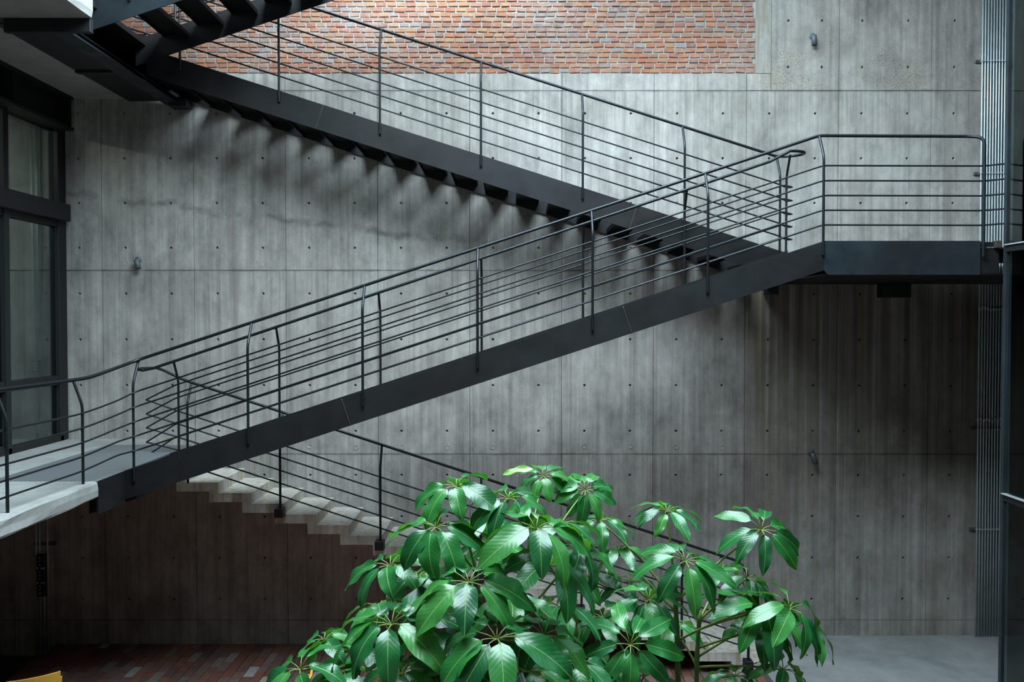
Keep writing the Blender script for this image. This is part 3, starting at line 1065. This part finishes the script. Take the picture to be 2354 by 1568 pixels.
# ================================================================== CONCRETE STEPS
cs_ = thing('concrete_stair', 'pale folded concrete steps falling to the right behind the big plant', 'staircase', (-0.5, 10.9, ZF))
TR, RI, TH = 0.397, 0.13, 0.11
YC0 = 10.40
for k in range(1, 21):
    xn = -3.566 + TR * (k - 3)
    zt = -RI * k
    poly = [(xn - TR, zt), (xn - TR, zt - TH), (xn - TH, zt - TH), (xn - TH, zt - TH - RI), (xn, zt - TH - RI), (xn, zt)]
    if k == 20:
        poly = [(xn - TR, zt), (xn - TR, ZF + 0.001), (xn, ZF + 0.001), (xn, zt)]
    elif k == 19:
        poly = [(xn - TR, zt), (xn - TR, zt - TH), (xn - TH, zt - TH), (xn - TH, ZF + 0.001), (xn, ZF + 0.001), (xn, zt)]
    # riser face of the step above closes the back
    MB().prism(poly[::-1], YC0, YW - 0.008).build('step', M['steps'], cs_)
rl = thing('stair_railing', 'black rebar railing along the concrete steps', 'railing', (-0.5, 10.3, -1.5))


def zC(x):
    return -0.39 - (RI / TR) * (x + 3.566)


PC = [-3.9, -2.79, -1.585, -0.375, 0.84, 2.05]
for x in PC:
    bent_post('post', x, YB - 0.01, zC(x) - 0.10, zC(x) + 1.09, 0.135, rl, 0.015)
    if x < -3.5:
        continue
    box('base_plate', x - 0.065, x + 0.04, YC0 - 0.13, YC0 - 0.001, zC(x) - 0.15, zC(x) - 0.04, M['black'], rl, 0.004)
xe = 2.86
hc = [(-4.32, YB + 0.12, 1.0), (-4.24, YB + 0.12, 0.975), (-4.0, YB + 0.122, zC(-4.0) + 1.105), (xe - 0.1, YB + 0.12, zC(xe - 0.1) + 1.1), (xe, YB + 0.09, zC(xe) + 1.02), (xe, YB, zC(xe) + 0.8), (xe, YB, zC(xe) - 0.1)]
rebar('handrail', fillet(hc, [0, 0.03, 0.1, 0.07, 0.1, 0.05, 0]), 0.0175, rl, 8, 0.02)
box('base_plate', xe - 0.05, xe + 0.05, YC0 - 0.13, YC0 - 0.001, zC(xe) - 0.15, zC(xe) - 0.04, M['black'], rl, 0.004)
for h, za in zip([0.11, 0.26, 0.415, 0.575, 0.73], apex):
    pts = [(-4.37, YM + 0.05, za), (-4.0, YB, (za + zC(-3.6) + h) / 2 if False else zC(-4.0) + h), (xe, YB, zC(xe) + h)]
    rebar('rail_bar', fillet(pts, 0.03, 4), 0.0095, rl, 6)

# ================================================================== WALL FITTINGS
# nine conduits at the right, held by struts
zc0, zc1 = ZR + 0.0, 7.38
ORD = ['leftmost', 'second', 'third', 'fourth', 'fifth', 'sixth', 'seventh', 'eighth', 'rightmost']
for i in range(9):
    x = 6.185 + 0.0375 * i
    v, f = tube_mesh(resample([(x, YW - 0.045, zc0), (x, YW - 0.045, zc1)], 3.0), 0.0112, 12)
    cd = thing('conduit', ORD[i] + ' from the left of nine galvanised conduits at the right' if 0 < i < 8 else ORD[i] + ' of nine galvanised conduits beside the right glass', 'pipe', (x, YW - 0.045, zc0), 'conduits in the right-hand row')
    obj('tube', v, f, M['galv'], cd, True)
    for zz in (1.72, 0.24):
        zq = zz + random.uniform(-0.02, 0.02)
        v, f = tube_mesh([(x, YW - 0.045, zq), (x, YW - 0.045, zq + 0.06)], 0.0138, 12)
        obj('coupling', v, f, M['galv'], cd, True)
for zz, where in ((4.97, 'at the top, beside the upper wall panel'), (3.50, 'beside the landing rail'), (0.12, 'below the landing'), (-1.22, 'near the ground')):
    su = thing('conduit_strut', 'steel strut clamping the right-hand conduits ' + where, 'bracket', (6.35, YW - 0.03, zz))
    box('channel', 6.10, 6.56, YW - 0.031, YW - 0.001, zz, zz + 0.04, M['strut'], su, 0.003)
    for i in range(9):
        x = 6.185 + 0.0375 * i
        box('clamp', x - 0.016, x + 0.016, YW - 0.064, YW - 0.03, zz + 0.008, zz + 0.03, M['galv'], su, 0.004)


def spout(p, tilt, yaw, L, label):
    t = thing('wall_spout', label, 'pipe', (p.x, YW - 0.03, p.z - 0.1))
    v, f = tube_mesh([(p.x, YW - 0.0005, p.z), (p.x, YW - 0.016, p.z)], 0.042, 20)
    obj('base', v, f, M['pipe'], t, True)
    d = Vector((math.sin(yaw) * math.cos(tilt), -0.45 * math.cos(tilt), -math.sin(tilt))).normalized()
    a = Vector((p.x, YW - 0.012, p.z))
    b = a + Vector((0, -0.055, 0))
    pts = fillet([a, b, b + d * 0.05], 0.03, 4)
    v, f = tube_mesh(pts, 0.014, 12)
    obj('arm', v, f, M['pipe'], t, True)
    e = b + d * 0.03
    m = MB()
    n = 20
    v, f = tube_mesh([e - d * 0.03, e - d * 0.026, e + d * L, e + d * L, e + d * (L - 0.03)], [0.028, 0.034, 0.034, 0.028, 0.027], n)
    obj('barrel', v, f, M['pipe'], t, True)
    return t


spout(at(318, 598, YW), R(58), R(38), 0.10, 'grey tubular wall spot angled down on the left concrete panels')
spout(at(1867, 84, YW), R(80), R(10), 0.11, 'grey tubular wall spot beside the brick infill at the upper right')
spout(at(1864, 1040, YW), R(66), R(30), 0.12, 'dark tubular wall spot on the stained panels below the landing')

# round plaster patch left of it and conduits seen through the window
def run_pipe(x, za, zb, label, group, r=0.0125):
    v, f = tube_mesh([(x, YW - 0.04, za), (x, YW - 0.04, zb)], r, 12)
    o = obj('conduit', v, f, M['galv'], None, True)
    return tag(o, label, 'pipe', group)


for x, w in ((-6.33, 'left'), (-6.265, 'right')):
    run_pipe(x, 0.0, 4.45, w + ' one of two conduits on the wall behind the left window', 'conduits behind the left window')
for zz in (1.02, -0.0):
    pass
jb = thing('junction_box', 'grey socket box on the conduits behind the left window', 'socket box', (-6.28, YW - 0.05, 0.90))
box('body', -6.335, -6.225, YW - 0.105, YW - 0.055, 0.90, 1.06, M['box_grey'], jb, 0.006)
for k in range(3):
    box('socket', -6.30, -6.265, YW - 0.109, YW - 0.105, 0.925 + 0.04 * k, 0.94 + 0.04 * k, M['white'], jb)
for zz, w in ((1.44, 'upper'), (0.04, 'lower')):
    su = box('conduit_strut', -6.38, -6.18, YW - 0.026, YW - 0.001, zz, zz + 0.04, M['strut'], None, 0.003)
    tag(su, w + ' steel strut behind the conduits at the left window', 'bracket')
for i, x in enumerate((-6.34, -6.29, -6.235, -6.185)):
    run_pipe(x, ZF - 0.16, -0.166 if i != 2 else -1.62, ORD[i] + (' of four conduits' if i == 0 else ' from the left of four conduits') + ' on the dark wall under the mezzanine', 'conduits under the mezzanine', 0.0105)
jb2 = thing('socket_strip', 'black socket panel on the conduits under the mezzanine', 'socket box', (-6.24, YW - 0.06, -2.0))
box('body', -6.30, -6.19, YW - 0.12, YW - 0.055, -2.08, -1.52, M['box'], jb2, 0.006)
for g in range(3):
    for k in range(3):
        zq = -2.04 + 0.19 * g + 0.045 * k
        box('socket', -6.262, -6.236, YW - 0.124, YW - 0.12, zq, zq + 0.012, M['white'], jb2)
for g in range(2):
    for xx in (-6.285, -6.235, -6.205):
        box('clip', xx, xx + 0.016, YW - 0.128, YW - 0.12, -1.91 + 0.195 * g, -1.88 + 0.195 * g, M['galv'], jb2)
for zz, w in ((-1.42, 'upper'), (-2.82, 'lower')):
    su = box('conduit_strut', -6.38, -6.08, YW - 0.028, YW - 0.001, zz, zz + 0.04, M['strut'], None, 0.003)
    tag(su, w + ' steel strut behind the conduits under the mezzanine', 'bracket')


# ================================================================== YELLOW CHAIRS
def chair(x, y, rot, label):
    t = thing('yellow_chair', label, 'chair', (x, y, ZF), 'yellow chairs in the courtyard')
    rm = Matrix.Translation((x, y, ZF)) @ Matrix.Rotation(rot, 4, 'Z')
    T = lambda m: [tuple(rm @ Vector(v)) for v in m.v]

    def put(name, m, mat=M['yellow']):
        return obj(name, T(m), m.f, mat, t)
    put('seat', MB().box(-0.23, 0.23, -0.22, 0.22, 0.44, 0.465, 0.006))
    # backrest: slightly curved board
    m = MB()
    n = 8
    for i in range(n + 1):
        a = -0.23 + 0.46 * i / n
        yy = 0.235 - 0.035 * (1 - (a / 0.23) ** 2) * -1
        for (dy, zz) in ((0, 0.62), (0.022, 0.62), (0.052, 0.865), (0.03, 0.865)):
            m.v.append((a, yy + dy, zz))
    for i in range(n):
        for q in range(4):
            q2 = (q + 1) % 4
            m.f.append((i * 4 + q, i * 4 + q2, i * 4 + 4 + q2, i * 4 + 4 + q))
    m.f += [(3, 2, 1, 0), (n * 4, n * 4 + 1, n * 4 + 2, n * 4 + 3)]
    put('backrest', m)
    for sx in (-1, 1):
        put('leg', MB().tube([(sx * 0.20, -0.19, 0.44), (sx * 0.23, -0.23, 0.0)], [0.018, 0.013], 8))
        put('leg', MB().tube([(sx * 0.235, 0.25, 0.80), (sx * 0.21, 0.21, 0.44), (sx * 0.235, 0.27, 0.0)], [0.014, 0.019, 0.013], 8))
    put('apron', MB().box(-0.19, 0.19, -0.19, -0.17, 0.39, 0.44))
    return t


chair(-4.80, 8.51, R(214), 'yellow wooden chair, its back just showing at the bottom left corner')
chair(-2.27, 8.25, R(270), 'yellow wooden chair mostly hidden behind the lowest left leaves')


# ================================================================== PLANTS
def leaflet_mesh(seed, slim=False):
    rg = random.Random(seed)
    NL, NW = 10, 4
    wid = rg.uniform(0.20, 0.235)          # half width over length
    if slim:
        wid *= 0.80
    droop = R(rg.uniform(30, 65))
    fold = rg.uniform(0.10, 0.30)
    wav, ph = rg.uniform(0.015, 0.042), rg.uniform(0, 6)
    vs_, fs_, uv = [], [], []
    x = y = z = 0.0
    ang = 0.0
    side = rg.uniform(-0.10, 0.10)
    for i in range(NL + 1):
        t = i / NL
        if i:
            ang = -droop * (t ** 1.15)
            y += math.cos(ang) / NL
            z += math.sin(ang) / NL
        w = wid * (math.sin(math.pi * min(1, t ** 0.82)) ** 0.62 if 0 < t < 1 else 0.0)
        if t > 0.86:
            w *= 1 - 0.25 * (t - 0.86) / 0.14
        w = max(w, 0.006)
        cx = side * t * t
        for j in range(NW + 1):
            s = j / NW * 2 - 1
            up = fold * w * (abs(s) ** 1.3) * (1 - 0.9 * t)
            up += wav * math.sin(t * 13 + ph + (2.0 if s > 0 else 0)) * abs(s) ** 2
            # raise along the local normal
            vs_.append((cx + s * w, y - math.sin(ang) * up, z + math.cos(ang) * up))
            uv.append((s * 0.5 * w / wid + 0.5, t))
    for i in range(NL):
        for j in range(NW):
            a = i * (NW + 1) + j
            fs_.append((a, a + 1, a + NW + 2, a + NW + 1))
    me = mesh('leaflet', vs_, fs_, True)
    ul_ = me.uv_layers.new(name='UVMap')
    for lp in me.loops:
        ul_.data[lp.index].uv = uv[lp.vertex_index]
    me.materials.append(M['leaf'])
    return me


LEAF = [leaflet_mesh(100 + i) for i in range(12)]
LEAF_SLIM = [leaflet_mesh(200 + i, True) for i in range(12)]


def rosette(plant, c, root, size, n, rg, tilt=(0, 0), az0=None, petiolule=None, elev=(-8, 14), pr=0.0065, spread=None, kinds=None):
    """one compound leaf: long stalk from the stem, a whorl of drooping leaflets at its end"""
    c, root = Vector(c), Vector(root)
    # stalk
    mid = root.lerp(c, 0.55) + Vector((0, 0, 0.06 * (c - root).length)) + Vector((rg.uniform(-1, 1), rg.uniform(-1, 1), 0)) * 0.03
    pts = []
    for i in range(13):
        t = i / 12
        pts.append(root * (1 - t) ** 2 + mid * 2 * t * (1 - t) + c * t * t)
    m = MB().tube(pts, np.linspace(pr * 1.25, pr * 0.8, 13), 7)
    ax = Vector((tilt[0], tilt[1], 1.0)).normalized()
    rot = Vector((0, 0, 1)).rotation_difference(ax).to_matrix()
    az0 = rg.uniform(0, 6.28) if az0 is None else az0
    lp = petiolule if petiolule is not None else size * 0.26
    leaves = []
    for k in range(n):
        az = az0 + 2 * math.pi * k / n + rg.uniform(-0.16, 0.16)
        if spread is not None and not spread(az):
            continue
        e = R(rg.uniform(*elev))
        dr = Vector((math.cos(az) * math.cos(e + 0.35), math.sin(az) * math.cos(e + 0.35), math.sin(e + 0.35)))
        dl = Vector((math.cos(az) * math.cos(e - 0.25), math.sin(az) * math.cos(e - 0.25), math.sin(e - 0.25)))
        dr, dl = rot @ dr, rot @ dl
        L = lp * rg.uniform(0.85, 1.15)
        b = c + dr * L
        m.tube([c, c + dr * L * 0.5 + Vector((0, 0, 0.004)), b, b + dl * 0.012], [pr * 0.55, pr * 0.45, pr * 0.42, pr * 0.3], 5)
        leaves.append((b, dl, size * rg.uniform(0.86, 1.12)))
    st = obj('leaf_stalk', m.v, m.f, M['stalk'], plant, True, origin=tuple(c))
    for (b, dl, L) in leaves:
        side = dl.cross(ax)
        if side.length < 1e-3:
            side = Vector((1, 0, 0))
        side.normalize()
        nz = side.cross(dl).normalized()
        roll = Matrix.Rotation(rg.uniform(-0.35, 0.35), 3, dl)
        side, nz = roll @ side, roll @ nz
        mw = Matrix((side, dl, nz)).transposed().to_4x4()
        mw = Matrix.Translation(b) @ mw @ Matrix.Diagonal((L, L, L, 1))
        o = bpy.data.objects.new('leaflet', rg.choice(kinds or LEAF))
        place(o, st, mw)
    return st


def stem_obj(plant, pts, r0, r1):
    Q = resample(pts, 0.06)
    n = len(Q)
    rad = [r0 + (r1 - r0) * i / (n - 1) + (0.003 if i % 4 == 0 else 0) for i in range(n)]
    v, f = tube_mesh(Q, rad, 10)
    obj('stem', v, f, M['stem'], plant, True)
    return Q


def nearest(stems, c, drop):
    best, bd = None, 1e9
    for Q in stems:
        for p in Q:
            d = abs((c[2] - p[2]) - drop) * 1.2 + math.hypot(c[0] - p[0], c[1] - p[1])
            if d < bd:
                best, bd = p, d
    return tuple(best)


# --- the broad plant in the middle
YL = 4.75
pl = thing('umbrella_tree', 'large glossy umbrella tree in the middle foreground, broad drooping leaves', 'plant', (-0.25, 4.9, ZF))
ss = []
for pts, r0, r1 in (
        ([(-0.25, 4.9, ZF), (-0.28, 4.9, -1.4), (-0.24, 4.85, -0.5), (-0.20, 4.8, 0.15)], 0.030, 0.012),
        ([(-0.15, 5.0, ZF), (-0.05, 5.0, -1.4), (0.0, 4.95, -0.6), (0.08, 4.9, 0.25)], 0.028, 0.012),
        ([(-0.35, 4.8, ZF), (-0.5, 4.75, -1.5), (-0.58, 4.7, -0.7), (-0.62, 4.7, -0.2)], 0.026, 0.012),
        ([(-0.1, 4.9, ZF), (0.15, 4.75, -1.4), (0.28, 4.7, -0.8), (0.36, 4.7, -0.1)], 0.024, 0.010)):
    ss.append(stem_obj(pl, pts, r0, r1))
rg = random.Random(21)
#        px    py    Y     size  n  tilt           drop
leftR = [(1049, 1120, 4.60, 0.215, 8, (-0.10, -0.20), 0.42),
         (1169, 1148, 4.55, 0.195, 8, (0.10, -0.25), 0.40),
         (1002, 1214, 4.40, 0.225, 9, (-0.05, -0.30), 0.35),
         (1232, 1217, 4.30, 0.270, 8, (0.15, -0.25), 0.45),
         (1262, 1300, 4.45, 0.240, 7, (0.35, -0.20), 0.35),
         (1078, 1340, 4.15, 0.255, 9, (0.0, -0.30), 0.40),
         (897, 1302, 4.70, 0.215, 8, (-0.30, -0.15), 0.35),
         (900, 1437, 4.10, 0.265, 9, (-0.15, -0.30), 0.35),
         (1142, 1470, 3.95, 0.275, 9, (0.05, -0.30), 0.40),
         (745, 1472, 4.60, 0.165, 7, (-0.35, -0.05), 0.30),
         (1250, 1462, 4.35, 0.225, 8, (0.25, -0.15), 0.30),
         (918, 1552, 4.05, 0.225, 8, (-0.15, -0.15), 0.30),
         (1250, 1096, 5.35, 0.150, 8, (0.0, -0.70), 0.45),
         (1345, 1128, 5.30, 0.165, 10, (0.05, -0.75), 0.45),
         (1010, 1390, 4.75, 0.230, 8, (-0.1, 0.0), 0.35),
         (1130, 1260, 5.00, 0.220, 8, (0.0, 0.05), 0.35),
         (1170, 1385, 4.80, 0.230, 8, (0.1, 0.0), 0.35),
         (820, 1500, 4.60, 0.215, 8, (-0.25, -0.05), 0.30),
         (1040, 1500, 4.55, 0.230, 8, (0.0, -0.1), 0.30),
         (1290, 1400, 4.90, 0.220, 8, (0.15, 0.0), 0.30),
         (960, 1330, 5.00, 0.200, 8, (-0.1, 0.1), 0.30),
         (1290, 1210, 5.05, 0.200, 8, (0.2, 0.0), 0.35),
         (1210, 1545, 4.15, 0.235, 8, (0.1, -0.2), 0.30),
         (770, 1560, 4.35, 0.200, 7, (-0.3, -0.1), 0.25),
         (1050, 1570, 4.00, 0.230, 8, (0.0, -0.2), 0.30),
         (1320, 1530, 4.60, 0.220, 8, (0.2, -0.05), 0.30),
         (870, 1395, 5.05, 0.200, 7, (-0.2, 0.1), 0.30),
         (690, 1540, 4.30, 0.205, 7, (-0.35, -0.2), 0.20),
         (985, 1455, 4.30, 0.235, 8, (-0.1, -0.2), 0.30),
         (1330, 1270, 5.10, 0.215, 8, (0.3, -0.05), 0.35),
         (1105, 1200, 5.10, 0.205, 8, (0.0, 0.1), 0.35)]
for (px, py, Y, s, n, tl, dr) in leftR:
    c = at(px, py, Y)
    rosette(pl, c, nearest(ss, c, dr), s * 1.18, n, rg, tl)
# pale young leaf rolled up at the top
young = NT('young_leaf')
young.done((0.20, 0.42, 0.085), 0.35)
c = at(1250, 1096, 5.35)
b = at(1228, 1080, 5.30)
yl = LEAF[3].copy()
yl.materials.clear()
yl.materials.append(young.m)
o = bpy.data.objects.new('leaflet', yl)
dl = Vector((-1, -0.15, 0.16)).normalized()
nz = Vector((0.1, -0.62, 0.78)).normalized()
sd = dl.cross(nz).normalized()
nz = sd.cross(dl).normalized()
place(o, pl, Matrix.Translation(b) @ Matrix((sd, dl, nz)).transposed().to_4x4() @ Matrix.Diagonal((0.11, 0.21, 0.21, 1)))
o['label'] = 'pale yellow-green young leaf'

# --- the slimmer plant to the right of it
pr_ = thing('umbrella_tree', 'slimmer umbrella tree at the right with bare green stems and long leaf stalks', 'plant', (1.03, 5.3, ZF))
sr = []
p1, p1t = at(1559, 1568, 5.25), at(1551, 1340, 5.25)
p2, p2t = at(1601, 1568, 5.45), at(1609, 1405, 5.45)
sr.append(stem_obj(pr_, [(1.05, 5.25, ZF), p1, at(1556, 1450, 5.25), p1t], 0.026, 0.014))
sr.append(stem_obj(pr_, [(1.22, 5.45, ZF), p2, at(1603, 1490, 5.45), p2t], 0.024, 0.013))
sr.append(stem_obj(pr_, [(0.75, 5.1, ZF), (0.72, 5.1, -1.0), (0.74, 5.05, -0.45)], 0.022, 0.010))
rg = random.Random(33)
rightR = [(1532, 1177, 5.35, 0.185, 9, (0.0, -0.25), 0.50),
          (1750, 1219, 5.20, 0.240, 9, (0.20, -0.75), 0.45),
          (1575, 1291, 5.00, 0.235, 10, (0.05, -0.40), 0.12),
          (1492, 1379, 5.05, 0.215, 9, (-0.05, -0.45), 0.25),
          (1449, 1483, 4.70, 0.240, 9, (-0.1, -0.75), 0.25),
          (1746, 1400, 5.00, 0.270, 9, (0.30, -0.35), 0.30),
          (1717, 1330, 5.35, 0.220, 8, (0.30, -0.15), 0.30),
          (1845, 1432, 5.15, 0.245, 7, (0.70, -0.10), 0.25),
          (1745, 1436, 5.30, 0.220, 7, (0.2, -0.2), 0.25),
          (1800, 1540, 5.10, 0.190, 7, (0.35, -0.2), 0.15),
          (1690, 1555, 5.20, 0.180, 7, (0.2, -0.2), 0.15),
          (1420, 1268, 5.50, 0.200, 8, (-0.2, 0.1), 0.30),
          (1660, 1310, 5.75, 0.130, 8, (0.1, -0.1), 0.25),
          (1385, 1420, 5.20, 0.225, 8, (-0.25, -0.1), 0.25),
          (1350, 1330, 5.60, 0.200, 8, (-0.3, 0.0), 0.25),
          (1380, 1200, 5.60, 0.190, 8, (-0.1, -0.1), 0.40),
          (1400, 1545, 4.80, 0.215, 8, (-0.2, -0.3), 0.20),
          (1480, 1555, 5.10, 0.200, 7, (0.1, -0.2), 0.15),
          (1815, 1400, 4.95, 0.265, 8, (0.55, -0.25), 0.28),
          (1545, 1440, 5.60, 0.215, 8, (0.0, 0.1), 0.20),
          (1450, 1340, 5.50, 0.205, 8, (-0.1, 0.0), 0.25)]
for (px, py, Y, s, n, tl, dr) in rightR:
    c = at(px, py, Y)
    rosette(pr_, c, nearest(sr, c, dr), s * 1.18, n, rg, tl, kinds=LEAF_SLIM)

# planting bed both plants grow from
bed = thing('planting_bed', 'low steel-edged planting bed holding the two umbrella trees', 'planter', (0.4, 5.1, ZF))
m = MB()
m.box(-1.2, 2.0, 4.2, 4.23, ZF + 0.0, ZF + 0.12)
m.box(-1.2, 2.0, 6.0, 6.03, ZF + 0.0, ZF + 0.12)
m.box(-1.2, -1.17, 4.23, 6.0, ZF + 0.0, ZF + 0.12)
m.box(1.97, 2.0, 4.23, 6.0, ZF + 0.0, ZF + 0.12)
m.build('edging', M['steel'], bed)
box('soil', -1.17, 1.97, 4.23, 6.0, ZF + 0.0, ZF + 0.03, M['dirt'], bed)
